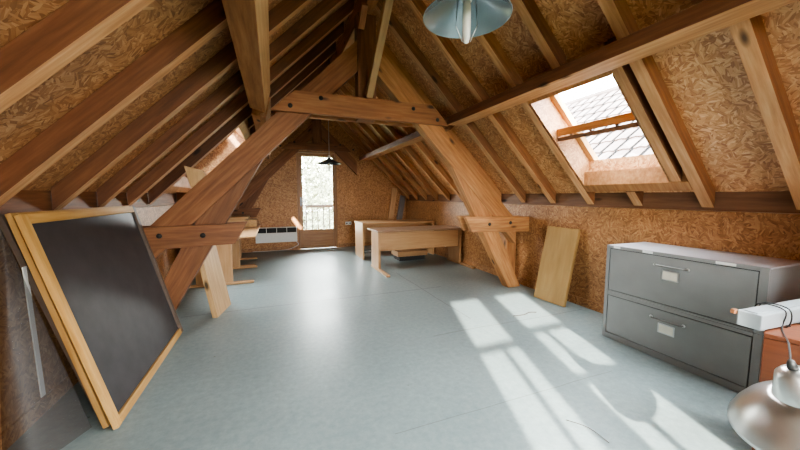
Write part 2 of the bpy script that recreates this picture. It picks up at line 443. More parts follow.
# ------------------------------------------------------------------ rafters
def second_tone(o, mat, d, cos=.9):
    """Faces whose world normal points along d take a second material (paler side of a timber)."""
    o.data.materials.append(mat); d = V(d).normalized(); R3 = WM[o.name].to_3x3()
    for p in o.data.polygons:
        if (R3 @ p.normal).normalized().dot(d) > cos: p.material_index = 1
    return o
ORD = ['first', 'second', 'third', 'fourth', 'fifth', 'sixth', 'seventh', 'eighth', 'ninth', 'tenth', 'eleventh', 'twelfth']
HW = .044
def rafter(side, yc, x_lo=XC + .062, x_hi=XR, hw=HW, name='rafter', mat='rafter'):
    X = (lambda x: x) if side > 0 else mir
    poly = [(X(x_hi), SR - x_hi), (X(x_hi), SO - x_hi - .002), (X(x_lo), SO - x_lo - .002), (X(x_lo), SR - x_lo)]
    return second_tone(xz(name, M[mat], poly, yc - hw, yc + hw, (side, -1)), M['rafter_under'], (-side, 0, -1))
right_ys = [1.05, 1.60, 2.70, 3.25, 3.80] + [3.80 + .55 * k for k in range(1, 8)] + [8.20]
left_ys = [-.7, -.1, .5, 1.10, 1.70, 2.30, 2.90, 3.50, 4.10, 4.70, 5.90, 6.50, 7.10, 7.70, 8.22]
for side, ys, slp, grp in ((1, right_ys, 'on the skylight slope', 'rafters on the slope with the big skylight'), (-1, left_ys, 'above the insect screens', 'rafters on the slope above the insect screens')):
    near = sorted([y for y in ys if y < 3.74], reverse=True); far = sorted(y for y in ys if y >= 3.74)
    for y in ys:
        o = rafter(side, y, mat='rafter_lit' if side > 0 and y > 3.9 else 'rafter_right_lit' if side > 0 else 'rafter')
        if side > 0 and y == 3.80: lab = 'pine rafter right over the main roof truss on the skylight slope'
        elif y in near: lab = 'pine rafter %s, %s from main truss toward camera' % (slp, ORD[near.index(y)])
        else:
            k = far.index(y) - (1 if side > 0 else 0)
            lab = 'pine rafter %s, %s beyond the main truss' % (slp, ORD[k])
        tag(o, lab, 'rafter', grp)
tag(rafter(1, 2.17, x_lo=3.36, name='rafter'), 'short pine rafter stub between skylight lower trimmer and low wall', 'rafter', 'rafters on the slope with the big skylight')
tag(rafter(1, 2.17, x_hi=2.37, name='rafter'), 'cut pine rafter rising from skylight upper trimmer to the ridge', 'rafter', 'rafters on the slope with the big skylight')
tag(rafter(1, 1.735, x_lo=2.38, x_hi=3.275, hw=.04, name='trimmer_rafter'), 'pine trimmer along the near side of the big skylight opening', 'rafter')
tag(rafter(-1, 5.30, x_hi=2.42, name='rafter'), 'cut pine rafter above the small skylight on the screen side', 'rafter')
# skylight trimmers across the rafters
def trimmer(name, side, xa, xb, y0, y1, label):
    X = (lambda x: x) if side > 0 else mir
    poly = [(X(xa), SR - xa), (X(xb), SR - xb), (X(xb), SO - xb - .003), (X(xa), SO - xa - .003)]
    return tag(prism(name, M['truss'], [(x, y0, z) for x, z in poly], (0, y1 - y0, 0), (0, 1, .001) if False else (1, 0, -1), None), label, 'trimmer')
trimmer('skylight_trimmer', 1, 3.282, 3.355, 1.646, 2.654, 'short pine trimmer under the big skylight between two rafters')
trimmer('skylight_trimmer', 1, 2.385, 2.468, 1.78, 2.654, 'short pine trimmer along the top of the big skylight')
trimmer('skylight_trimmer', -1, 3.28, 3.35, 4.746, 5.854, 'short pine trimmer below the small skylight on the screen side')
trimmer('skylight_trimmer', -1, 2.43, 2.50, 4.746, 5.854, 'short pine trimmer above the small skylight on the screen side')

tag(box('ridge_beam', M['truss'], (XC - .055, YB, 3.42), (XC + .055, YF, 3.66)), 'pine ridge beam at the peak of the roof', 'beam')

# ------------------------------------------------------------------ purlins
RP = [(2.09, 2.25), (2.29, 2.25), (2.40, 2.348), (2.302, 2.446), (2.09, 2.347)]
LP = [(-.19, 2.24), (-.045, 2.20), (.013, 2.43), (-.105, 2.523), (-.145, 2.483)]
def purlin(poly, y0, y1, label, mat, under, tone='rafter_under'):
    o = prism('purlin', M[mat], [(x, y0, z) for x, z in poly], (0, y1 - y0, 0), (1, 0, 0), None, .006)
    # grain along Y: rebuild local frame so that X runs along the timber
    Wm = frame_matrix(V((poly[0][0], (y0 + y1) / 2, poly[0][1])), V((0, 1, 0)), V((0, 0, 1)), V((1, 0, 0)))
    o.data.transform(Wm.inverted() @ o.matrix_basis); o.matrix_basis = Wm; WM[o.name] = Wm
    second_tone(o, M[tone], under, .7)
    return tag(o, label, 'beam', 'purlins under the rafters')
TY0, TY1, TY2, TY3 = 3.655, 3.715, 3.855, 3.915
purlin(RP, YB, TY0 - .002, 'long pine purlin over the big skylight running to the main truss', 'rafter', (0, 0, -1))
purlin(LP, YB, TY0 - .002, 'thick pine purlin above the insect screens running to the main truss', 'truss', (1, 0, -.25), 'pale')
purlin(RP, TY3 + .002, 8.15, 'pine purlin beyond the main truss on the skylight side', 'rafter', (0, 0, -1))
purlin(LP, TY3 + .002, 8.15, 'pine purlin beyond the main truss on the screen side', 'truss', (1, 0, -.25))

# ------------------------------------------------------------------ trusses
def bolt(x, y, z, parent, r=.024):
    return lathe('bolt', M['bolt'], [(0, .014), (r * .6, .014), (r * .62, .006), (r, .005), (r, 0), (0, 0)], (x, y, z), parent, 12, (0, -1, 0))

def truss(name, label, ys, tie, planks=True, group=None, mat='truss', tpoly=None, bare_right=False):
    y0, y1, y2, y3 = ys
    t = empty(name, (XC, (y0 + y3) / 2, 0), label, 'roof truss', group)
    bz0, bz1 = tie
    for ya, yb in (((y0, y1 - .001), (y2 + .001, y3)) if planks else ((y0, y1 - .001),)):
        tp = xz('tie_beam', M['truss_mid' if planks else mat], tpoly or [(0., bz0), (2.12, bz0), (1.87, bz1 + .01), (.25, bz1)], ya, yb, (1, 0), t)
        if ya == y0:
            for bx, bz in ((.20, bz0 + .06), (.52, bz0 + .17), (1.62, bz0 + .165), (1.95, bz0 + .06)): bolt(bx, y0 - .001, bz, tp)
    xz('king_post', M['king'], [(XC - .11, bz0 - .0), (XC + .11, bz0 - .0), (XC + .11, 3.415), (XC - .11, 3.415)], y1, y2, (0, 1), t)
    for s in (1, -1):
        X = (lambda x: x) if s > 0 else mir
        A0, A1 = 3.95, 4.29
        mm = M[mat] if s > 0 else M['truss_shaded' if planks else mat]
        k = XC + .112
        xe = 2.05 if (bare_right and s > 0) else 3.30
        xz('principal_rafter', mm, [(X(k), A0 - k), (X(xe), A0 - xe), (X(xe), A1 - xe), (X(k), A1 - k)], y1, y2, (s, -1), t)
        if bare_right and s > 0: continue
        zi = (3.95 - 3.19) / (1 - .563); zo = (3.95 - 3.41) / (1 - .506)
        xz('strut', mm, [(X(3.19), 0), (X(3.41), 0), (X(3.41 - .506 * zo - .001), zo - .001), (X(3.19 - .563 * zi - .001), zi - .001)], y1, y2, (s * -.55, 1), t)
        for ya, yb in (((y0, y1 - .001), (y2 + .001, y3)) if planks else ((y0, y1 - .001),)):
            br = xz('collar_bracket', mm, [(X(2.39), 1.07), (X(2.50), .86), (X(3.485), .83), (X(3.485), 1.05)], ya, yb, (1, 0), t)
            if ya == y0:
                bolt(X(2.78), y0 - .001, .96, br); bolt(X(3.14), y0 - .001, .97, br)
        xz('post', mm, [(X(3.30), 0), (X(3.485), 0), (X(3.485), .828), (X(3.30), .828)], y3 + .001 if planks else y2 + .001, (y3 if planks else y2) + .13, (0, 1), t)
    return t
T1 = truss('roof_truss', 'main timber roof truss with bolted collar tie across the middle of the attic', (TY0, TY1, TY2, TY3), (2.24, 2.465))
# braces from the king post to the ridge, toward the camera
beam('ridge_brace', M['pale'], (1.045, 3.60, 2.475), (1.045, 2.66, 3.405), .075, .08, (1, 0, 0), T1)
beam('ridge_brace', M['truss'], (.985, 3.70, 3.24), (.985, 3.53, 3.41), .07, .07, (1, 0, 0), T1)
# wedge block on the principal rafter of the screen side
xz('cleat', M['pale'], [(-.75, 1.425), (-.62, 1.555), (-.65, 1.605), (-.80, 1.645)], TY1, TY2, (0, 1), T1)
truss('roof_truss', 'timber roof truss set against the far gable wall around the glazed door', (8.20, 8.24, 8.30, 8.34), (2.47, 2.645), False,
      tpoly=[(.22, 2.47), (1.90, 2.47), (1.70, 2.65), (.42, 2.645)], mat='rafter_far', bare_right=True)

# ------------------------------------------------------------------ roof windows
NR = V((S2, 0, S2)); DN = V((S2, 0, -S2))
def roof_window(n, side, y0, y1, xa, xb, depth, swing, sash_half):
    """Lining, frame and sash. xa, xb: upper and lower edge of the opening on the rafter plane (right slope values)."""
    mx = Matrix.Identity(4) if side > 0 else Matrix(((-1, 0, 0, 2 * XC), (0, 1, 0, 0), (0, 0, 1, 0), (0, 0, 0, 1)))
    def W(p): return mx @ V(p)
    def D(d): return V((d[0] * (1 if side > 0 else -1), d[1], d[2]))
    a = V((xa, 0, SR - xa)); b = V((xb, 0, SR - xb))
    e = empty('window_%d' % n, W(((xa + xb) / 2, (y0 + y1) / 2, SR - (xa + xb) / 2)), kind='structure')
    e['label'] = {1: 'big roof window with its pivoting sash swung open', 2: 'small roof window in the slope above the desks', 3: 'unseen roof window over the camera, added to raise the daylight'}[n]
    t = .012
    def panel(name, p, ext, gr, mat=M['osb_wall']):
        return prism(name, mat, [W(q) for q in p], D(ext), D(gr), e, .001)
    oy = lambda v, y: V((v.x, y, v.z))
    d0 = NR * .004; d1 = NR * depth
    panel('lining', [oy(a + d0, y1), oy(b + d0, y1), oy(b + d1, y1), oy(a + d1, y1)], (0, t, 0), DN)
    panel('lining', [oy(a + d0, y0 - t), oy(b + d0, y0 - t), oy(b + d1, y0 - t), oy(a + d1, y0 - t)], (0, t, 0), DN)
    panel('lining', [oy(b + d0, y0), oy(b + d0, y1), oy(b + d1, y1), oy(b + d1, y0)], DN * t, (0, 1, 0))
    panel('lining', [oy(a + d0, y0), oy(a + d0, y1), oy(a + d1, y1), oy(a + d1, y0)], DN * -t, (0, 1, 0))
    # fixed frame just outside the lining
    fw, ft = .055, .06
    A, B = a + NR * (depth + .001), b + NR * (depth + .001)
    mf = M['pale']
    fr = panel('frame', [oy(A, y1 - fw), oy(B, y1 - fw), oy(B, y1 + .03), oy(A, y1 + .03)], NR * ft, DN, mf)
    panel('frame', [oy(A, y0 - .03), oy(B, y0 - .03), oy(B, y0 + fw), oy(A, y0 + fw)], NR * ft, DN, mf)
    panel('frame', [oy(B - DN * fw, y0 + fw), oy(B - DN * fw, y1 - fw), oy(B + DN * .03, y1 - fw), oy(B + DN * .03, y0 + fw)], NR * ft, (0, 1, 0), mf)
    panel('frame', [oy(A - DN * .03, y0 + fw), oy(A - DN * .03, y1 - fw), oy(A + DN * fw, y1 - fw), oy(A + DN * fw, y0 + fw)], NR * ft, (0, 1, 0), mf)
    # sash, turned about its middle
    c = (A + B) / 2 + NR * .03; c.y = (y0 + y1) / 2
    sd = V((swing[0], 0, swing[1])).normalized(); sn = V((-sd.z, 0, sd.x)); yv = V((0, 1, 0))
    hw = (y1 - y0) / 2 - fw - .004
    h = sash_half
    if n == 1: c = c + sd * (h - .245)
    def bx(name, mat, cc, ex, ey, ez, size, par=e):
        ex, ey, ez = D(ex), D(ey), D(ez)
        return obox(name, mat, W(cc), ex, ey, ez, size, par)
    s = bx('sash', M['sash_wood'] if n == 1 else M['door_wood'], c - sd * (h - .03), yv, sd, sn, (.82 if n == 1 else 2 * hw, .06, .075 if n == 1 else .045))
    bx('sash', M['door_wood'], c + sd * (h - .03), yv, sd, sn, (2 * hw, .06, .045))
    for sy in (-1, 1): bx('sash', M['door_wood'], c + yv * sy * (hw - .025), sd, yv, sn, (2 * h - .122, .05, .045))
    bx('pane', M['glass'], c, yv, sd, sn, (2 * hw - .102, 2 * h - .122, .008))
    if n == 1:
        q = c - sd * (h - .01) - sn * .072
        bx('ventilation_bar', M['dark_plate'], q, yv, sd, sn, (.80, .05, .04))
        for sy in (-.6, .1, .7): bx('catch', M['bolt'], c - sd * (h - .01) - sn * .046 + yv * sy * hw, sd, yv, sn, (.02, .02, .02))
    return e
roof_window(1, 1, 1.792, 2.632, 2.47, 3.28, .25, (1, .235), .51)
roof_window(3, 1, -.836, .686, 2.215, 3.27, .25, (S2, -S2), .55)  # unseen window, added to bring in more daylight
roof_window(2, -1, 4.774, 5.826, 2.505, 3.275, .22, (S2, -S2), .40)

# ------------------------------------------------------------------ the far glazed door and the near one
def glazed_door(n, y, x0, x1, ztop, leaves, mat, label):
    e = empty('door_%d' % n, ((x0 + x1) / 2, y, 0), kind='structure'); e['label'] = label
    s = 1 if y > 0 else -1
    ya, yb = (y - .02, y + .06) if s > 0 else (y - .06, y + .02)
    fw = .035
    box('frame', mat, (x0 + .001, ya, 0), (x0 + fw, yb, ztop - .001), e)
    box('frame', mat, (x1 - fw, ya, 0), (x1 - .001, yb, ztop - .001), e)
    box('frame', mat, (x0 + fw, ya, ztop - fw), (x1 - fw, yb, ztop - .001), e)
    for l in leaves: l(e, ya + .012, yb - .012)
    return e
def leaf_far(e, ya, yb):
    x0, x1, g0, g1, z0, z1 = .607, 1.513, .69, 1.445, .50, 2.335
    box('door_leaf', M['door_wood'], (x0, ya, .012), (g0, yb, 2.42), e)
    box('door_leaf', M['door_wood'], (g1, ya, .012), (x1, yb, 2.42), e)
    box('door_leaf', M['door_wood'], (g0, ya, z1), (g1, yb, 2.42), e, grain=0)
    box('door_leaf', M['door_wood'], (g0, ya, .012), (g1, yb, .10), e, grain=0)
    box('door_leaf', M['door_wood'], (g0, ya, .41), (g1, yb, z0), e, grain=0)
    box('door_panel', M['door_wood'], (g0, ya + .012, .10), (g1, yb - .012, .41), e, grain=0)
    box('pane', M['glass'], (g0, (ya + yb) / 2 - .004, z0), (g1, (ya + yb) / 2 + .004, z1), e, bev=0)
    hd = box('handle', M['white_plastic'], (.628, ya - .012, 1.10), (.662, ya, 1.32), e)
    tube('lever', M['white_plastic'], [(.645, ya - .012, 1.23), (.645, ya - .05, 1.23), (.73, ya - .055, 1.225)], .009, hd)
glazed_door(1, YF, D1[0], D1[1], D1[3], [leaf_far], M['door_wood'], 'narrow glazed balcony door with varnished wooden frame in the far gable')
def leaf_near(x0, x1, munt, rails):
    def f(e, ya, yb):
        lo, hi = x0 - .045, x1 + .045
        for xa, xb in ((lo, x0), (x1, hi)): box('door_leaf', M['door_wood'], (xa, ya, .012), (xb, yb, 2.40), e)
        box('door_leaf', M['door_wood'], (x0, ya, 2.335), (x1, yb, 2.40), e, grain=0)
        box('door_leaf', M['door_wood'], (x0, ya, .012), (x1, yb, .30), e, grain=0)
        zs = [.30] + rails + [2.335]
        for r in rails: box('glazing_bar', M['door_wood'], (x0, ya + .01, r - .03), (x1, yb - .01, r + .03), e, grain=0)
        box('glazing_bar', M['door_wood'], (munt - .022, ya + .01, .30), (munt + .022, yb - .01, rails[-1] - .03), e)
        box('pane', M['glass'], (x0, (ya + yb) / 2 - .003, .30), (x1, (ya + yb) / 2 + .003, 2.335), e, bev=0)
    return f
def meeting_post(e, ya, yb): box('mullion', M['door_wood'], (.906, ya, .012), (1.074, yb, 2.40), e)
glazed_door(2, YB, D2[0], D2[1], D2[3], [leaf_near(.44, .86, .70, [1.70]), leaf_near(1.12, 1.585, 1.29, [1.36, 1.78]), meeting_post], M['door_wood'], 'double glazed door in the gable behind the camera')

# ------------------------------------------------------------------ balcony and outdoors
bal = tag(box('balcony_deck', M['rail_out'], (-.2, YF + .17, -.14), (2.4, 9.55, -.02)), 'grey balcony deck outside the far glazed door', 'balcony')
rl = empty('balcony_railing', (1.06, 9.4, -.02), 'grey balcony railing with upright balusters outside the far door', 'railing')
box('top_rail', M['rail_out'], (-.2, 9.36, 1.02), (2.4, 9.44, 1.10), rl)
box('bottom_rail', M['rail_out'], (-.2, 9.385, .08), (2.4, 9.415, .13), rl)
for k in range(16):
    x = -.10 + k * .16
    box('baluster', M['rail_out'], (x - .014, 9.386, .13), (x + .014, 9.414, 1.02), rl)
for x in (-.18, 2.38): box('post', M['rail_out'], (x - .025, 9.375, -.02), (x + .025, 9.425, 1.02), rl)

g = structure(box('ground', M['grass'], (-60, -40, -3.2), (70, 90, -3.0), bev=0))
def tree(x, y, h, label, seed):
    rnd = random.Random(seed)
    e = empty('tree', (x, y, -3.0), label, 'tree', 'trees beyond the balcony')
    top = V((x + rnd.uniform(-.3, .3), y, -3 + h * .9))
    tr = tube('trunk', M['bark'], smooth_path([(x, y, -3.0), (x + rnd.uniform(-.15, .15), y, -3 + h * .4), top]), .09, e)
    bm = bmesh.new()
    for k in range(26):
        z = rnd.uniform(.25, .95) * h; a = rnd.uniform(0, 6.28); L = (1.05 - z / h) * h * .32 + .4
        p = V((x, y, -3 + z)); q = p + V((math.cos(a) * L, math.sin(a) * L, L * .5))
        t = (q - p).normalized(); s1 = t.orthogonal().normalized(); s2 = t.cross(s1); rr = .022
        A = [bm.verts.new(p + s1 * rr * c + s2 * rr * s - V((x, y, 0))) for c, s in ((1, 0), (-.5, .87), (-.5, -.87))]
        B = [bm.verts.new(q + (s1 * c + s2 * s) * rr * .3 - V((x, y, 0))) for c, s in ((1, 0), (-.5, .87), (-.5, -.87))]
        for i in range(3): bm.faces.new((A[i], A[(i + 1) % 3], B[(i + 1) % 3], B[i]))
    link('branches', finish(bm, 'branches'), M['bark'], Matrix.Translation((x, y, 0)), e)
    bm = bmesh.new()
    for k in range(2600):
        z = rnd.triangular(.18, 1.0, .55); R = math.sin(min(1, (1.04 - z) * 1.5) * 1.57) * h * .27
        a = rnd.uniform(0, 6.28); r = R * math.sqrt(rnd.random())
        c = V((math.cos(a) * r, math.sin(a) * r, -3 + z * h))
        u = V((rnd.gauss(0, 1), rnd.gauss(0, 1), rnd.gauss(0, 1))).normalized(); w = u.orthogonal().normalized(); s = rnd.uniform(.08, .15)
        bm.faces.new([bm.verts.new(c + u * s), bm.verts.new(c + w * s * .6), bm.verts.new(c - u * s), bm.verts.new(c - w * s * .6)])
    me = bpy.data.meshes.new('foliage'); bm.to_mesh(me); bm.free()
    link('foliage', me, M['leaf'], Matrix.Translation((x, y, 0)), e)
tree(1.2, 15.0, 7.6, 'pale spring tree seen through the middle of the balcony door', 1)
tree(3.6, 21.0, 8.6, 'light green spring tree seen at the hinge side of the balcony door', 2)
tree(1.0, 27.0, 9.5, 'tall pale tree standing behind the other trees past the balcony', 3)
tree(5.4, 33.0, 9.5, 'distant pale green tree behind the balcony railing', 4)

# neighbouring tiled roof seen through the big skylight
def neighbour():
    e = empty('neighbour_house', (8, 3, -3), 'neighbouring house with pale clay tile roof seen through the skylight', 'house')
    xr, zr, tn = 9.0, 4.30, math.tan(math.radians(38))
    y0, y1 = -4.0, 13.0
    sl = V((-1, 0, -tn)).normalized(); nn = V((-tn, 0, 1)).normalized(); L = 4.6
    base = V((xr, 0, zr))
    # battens under the tiles
    roof = prism('roof', M['cab_dark'], [base + V((0, y0, 0)) - nn * .12, base + V((0, y1, 0)) - nn * .12, base + V((0, y1, 0)) + sl * L - nn * .12, base + V((0, y0, 0)) + sl * L - nn * .12], nn * .08, (0, 1, 0), e, 0)
    Wm = frame_matrix(base, V((0, 1, 0)), -sl, nn); bm = bmesh.new()
    tw, tl = .30, .42
    for i in range(int((y1 - y0) / tw)):
        for j in range(int(L / tl)):
            u0 = y0 + i * tw; v0 = -(j + 1) * tl; k = random.uniform(-.004, .004)
            q = [(u0 + .034, v0 - .03, .045 + k), (u0 + tw - .034, v0 - .03, .045 + k), (u0 + tw - .034, v0 + tl, .01), (u0 + .034, v0 + tl, .01)]
            m_ = [(u0 + tw * .5, v0 - .03, .062 + k), (u0 + tw * .5, v0 + tl, .035)]
            a = [bm.verts.new(p) for p in q]; b = [bm.verts.new(p) for p in m_]
            bm.faces.new((a[0], b[0], b[1], a[3])); bm.faces.new((b[0], a[1], a[2], b[1]))
            lo = [bm.verts.new((p[0], p[1], p[2] - .05)) for p in (q[0], q[1])]
            bm.faces.new((lo[0], lo[1], a[1], b[0], a[0]))
    me = bpy.data.meshes.new('tiles'); bm.to_mesh(me); bm.free()
    link('tiles', me, M['tile'], Wm, roof)
    tube('ridge_cap', M['tile'], [base + V((0, y0, .0)), base + V((0, y1, .0))], .11, e, 10)
    xe = xr + sl.x * (L - .3)
    box('wall', M['render_wall'], (xe + .1, y0 + .3, -3), (xe + .3, y1 - .3, zr + sl.z * (L - .3) - .25), e, bev=0)
neighbour()

# ------------------------------------------------------------------ insect screens leaning on the low wall
def screen(name, label, bot_x, top_x, ztop, y0, y1, off_y=0., dark_right=True, mesh='mesh_front', dark_all=False):
    B = V((bot_x, 0, 0)); T = V((top_x, 0, ztop)); up = (T - B).normalized(); nrm = V((up.z, 0, -up.x)); yv = V((0, 1, 0))
    h = (T - B).length; bw, bt = .052, .028
    lift = V((0, 0, .0))
    e = empty(name, (bot_x, (y0 + y1) / 2, 0), label, 'screen', 'insect screens leaning on the low wall')
    m1 = M['mesh_stile'] if dark_all else M['frame_pine']; m2 = M['mesh_stile'] if (dark_right or dark_all) else M['frame_pine']
    s = -nrm * bt / 2 + up * abs(up.x) * 0 + V((0, 0, .012))
    beam('stile', m1, B + yv * (y0 + bw / 2) + s, T + yv * (y0 + bw / 2) + s, bw, bt, yv, e)
    beam('stile', m2, B + yv * (y1 - bw / 2) + s, T + yv * (y1 - bw / 2) + s, bw, bt, yv, e)
    beam('rail', m1, B + up * bw / 2 + yv * (y0 + bw + .001) + s, B + up * bw / 2 + yv * (y1 - bw - .001) + s, bw, bt, up, e)
    beam('rail', m1, T - up * bw / 2 + yv * (y0 + bw + .001) + s, T - up * bw / 2 + yv * (y1 - bw - .001) + s, bw, bt, up, e)
    c = (B + T) / 2 + yv * (y0 + y1) / 2 + s - nrm * bt * .2
    obox('mesh_panel', M[mesh], c, yv, up, nrm, (y1 - y0 - 2 * bw, h - 2 * bw, .002), e, 0)
    return e
screen('insect_screen', 'large pine framed insect screen with black mesh, front of the leaning stack', -.875, -1.195, 1.245, 2.215, 3.665)
screen('insect_screen', 'pine framed insect screen leaning just behind the front screen', -.934, -1.248, 1.252, 2.25, 3.69, dark_right=False)
screen('insect_screen', 'grey mesh wrapped screen at the back of the leaning stack by the wall', -.985, -1.335, 1.245, 2.335, 3.62, dark_all=True)
def loose_mesh():
    bm = bmesh.new(); n, m = 16, 18; g = []
    for i in range(n + 1):
        u = i / n; row = []
        for j in range(m + 1):
            v = j / m                        # 0 bottom .. 1 top
            r = V((-1.025 - .325 * v, 2.285 + .03 * v, .01 + 1.255 * v))
            l = V((-1.352, 2.20 + .12 * v, .01 + 1.255 * v))
            p = r.lerp(l, u)
            p.y -= .20 * math.sin(math.pi * u) * (1 - v) ** 1.3
            p.x += .012 * math.sin(7 * v + 4 * u) * math.sin(math.pi * u)
            row.append(bm.verts.new(p))
        g.append(row)
    for i in range(n):
        for j in range(m): bm.faces.new((g[i][j], g[i + 1][j], g[i + 1][j + 1], g[i][j + 1]))
    me = finish(bm, 'loose_mesh', 0, True)
    o = link('loose_mesh_sheet', me, M['mesh_loose'], Matrix.Identity(4))
    tag(o, 'loose grey translucent mesh sheet hanging beside the stacked insect screens', 'mesh sheet')
loose_mesh()
tag(beam('metal_lath', M['white'], (-1.25, 2.345, 0.22), (-1.26, 2.325, .97), .035, .006, (0, 1, 0)), 'white lath standing behind the loose grey mesh sheet', 'lath')

# ------------------------------------------------------------------ filing cabinets
def filing_cabinet(z0, label, with_plates):
    x0, x1, y0, y1 = 2.935, 3.48, 1.00, 2.075
    h = .445
    e = empty('filing_cabinet', ((x0 + x1) / 2, (y0 + y1) / 2, z0), label, 'filing cabinet', 'two stacked grey filing units')
    box('carcass', M['cab_grey'], (x0 + .018, y0, z0 + .001), (x1, y1, z0 + h - .012), e, .004, grain=1)
    box('top_panel', M['cab_top'], (x0 + .018, y0, z0 + h - .0115), (x1, y1, z0 + h), e, .003, grain=1)
    # face border
    box('face_frame', M['cab_grey'], (x0, y0, z0 + .001), (x0 + .0175, y0 + .045, z0 + h), e, .003)
    box('face_frame', M['cab_grey'], (x0, y1 - .03, z0 + .001), (x0 + .0175, y1, z0 + h), e, .003)
    box('face_frame', M['cab_grey'], (x0, y0 + .0455, z0 + h - .028), (x0 + .0175, y1 - .0305, z0 + h), e, .003)
    box('face_frame', M['cab_grey'], (x0, y0 + .0455, z0 + .001), (x0 + .0175, y1 - .0305, z0 + (.05 if not with_plates else .018)), e, .003)
    box('shadow_gap', M['cab_dark'], (x0 + .0135, y0 + .046, z0 + .019), (x0 + .0172, y1 - .031, z0 + h - .029), e, 0)
    zb = z0 + (.056 if not with_plates else .024)
    fl_ = box('flap_door', M['cab_grey'], (x0 + .003, y0 + .051, zb), (x0 + .013, y1 - .036, z0 + h - .034), e, .003, grain=1)
    zc = z0 + h - .105
    tube('handle', M['dark_steel'], smooth_path([(x0 + .002, 1.43, zc), (x0 - .022, 1.445, zc), (x0 - .025, 1.47, zc), (x0 - .025, 1.62, zc), (x0 - .022, 1.645, zc), (x0 + .002, 1.66, zc)], 5), .006, fl_)
    for yy in (1.43, 1.66): lathe('rosette', M['steel'], [(0, .006), (.012, .005), (.013, 0), (0, 0)], (x0 + .003, yy, zc), fl_, 12, (-1, 0, 0))
    hl = box('label_holder', M['steel'], (x0 - .001, 1.485, zc - .115), (x0 + .0028, 1.605, zc - .035), fl_, .001)
    box('card', M['cream'], (x0 - .003, 1.495, zc - .107), (x0 - .0012, 1.595, zc - .043), hl, 0)
    if with_plates:
        for ya, yb in ((1.95, 2.01), (1.68, 1.76), (1.16, 1.27)):
            box('sticker', M['white'], (x0 - .001, ya, z0 + h - .022), (x0 - .0002, yb, z0 + h - .003), e, 0)
    return e
filing_cabinet(0, 'lower grey steel filing unit with flap door, standing on the floor', False)
filing_cabinet(.4448, 'upper grey steel filing unit with paper strips on its top edge', True)

# ------------------------------------------------------------------ leaning board on the skylight side
def lean_board(name, mat, label, cat, b0, b1, top0, thick):
    """Board whose lower edge runs b0-b1 and whose upper edge starts at top0; thickness away from the viewer."""
    b0, b1, t0 = V(b0), V(b1), V(top0)
    along = (b1 - b0); up = t0 - b0; n = up.cross(along).normalized()
    return tag(prism(name, M[mat], [b0, b1, b1 + up, b0 + up], n * thick, up, None, .003), label, cat)
lean_board('leaning_board', 'plywood', 'thick yellow board leaning on the low wall beside the filing units', 'board', (3.235, 3.23, .002), (3.265, 2.78, .002), (3.42, 3.22, .945), -.04)

# ------------------------------------------------------------------ desks on the skylight side
def desk_T(name, label, group, xa, xb, y0, y1, zt_, foot_y0, foot_y1, panel_y, z_mod, top_mat='beech_top', axis='x', leg_y=None):
    """Desk with a panel leg on a long T foot at each end. Built along X; axis='y' swaps the two."""
    def sw(lo, hi):
        if axis == 'x': return lo, hi
        return (lo[1], lo[0], lo[2]), (hi[1], hi[0], hi[2])
    c = ((xa + xb) / 2, (y0 + y1) / 2, 0)
    if axis != 'x': c = (c[1], c[0], 0)
    e = empty(name, c, label, 'desk', group)
    def bx(n, mat, lo, hi, par=e, bev=.003, **k):
        a, b = sw(lo, hi); return box(n, M[mat], a, b, par, bev, **k)
    bx('desk_top', top_mat, (xa, y0, zt_ - .028), (xb, y1, zt_), bev=.004)
    ly = leg_y or (y0 + .06, y1 - .12)
    for x in (xa + .03, xb - .07):
        bx('leg', 'beech', (x, ly[0], .041), (x + .04, ly[1], zt_ - .029))
        bx('foot', 'beech', (x - .012, foot_y0, .001), (x + .052, foot_y1, .040), bev=.012)
    bx('modesty_panel', 'beech', (xa + .075, panel_y, z_mod), (xb - .075, panel_y + .02, zt_ - .05))
    return e
desk_T('desk', 'long beech desk with T shaped feet, nearer of the pair by the truss foot', 'beech desks by the far low wall', 1.69, 3.47, 5.36, 6.02, .73, 4.92, 5.86, 5.44, .36, leg_y=(5.40, 5.84))
def desk_panel():
    e = empty('desk', (2.6, 6.85, 0), 'beech desk with solid side panels behind the long T foot desk', 'desk', 'beech desks by the far low wall')
    z = .78
    box('desk_top', M['beech'], (1.72, 6.50, z - .03), (3.44, 7.22, z), e)
    box('side_panel', M['beech'], (1.73, 6.52, .002), (1.765, 7.18, z - .031), e, grain=2)
    box('side_panel', M['beech'], (3.395, 6.52, .002), (3.43, 7.18, z - .031), e, grain=2)
    box('modesty_panel', M['beech'], (1.766, 6.60, .36), (3.394, 6.62, z - .031), e)
    box('cross_bar', M['steel'], (1.766, 6.9, .09), (3.394, 6.93, .13), e)
desk_panel()
lean = box('flat_box', M['beech'], (2.35, 6.05, .10), (3.02, 6.45, .20), None)
tag(lean, 'flat pale drawer unit on low dark base under the desks', 'drawer unit')
ub = box('plinth', M['cab_dark'], (2.40, 6.09, .001), (2.98, 6.42, .099), lean)
lean.name = 'low_drawer_unit'; WM['low_drawer_unit'] = WM['flat_box']

# planks leaning in the far corner
tag(beam('plank', M['plank_brown'], (2.88, 8.27, .012), (3.16, 8.375, 1.57), .15, .028, (1, 0, 0)), 'brown plank leaning in the far corner beside a grey one', 'plank', 'planks leaning in the far corner')
tag(beam('plank', M['grey_plank'], (3.13, 8.26, .012), (3.40, 8.375, 1.36), .16, .028, (1, 0, 0)), 'weathered grey plank leaning in the far corner beside the low wall', 'plank', 'planks leaning in the far corner')

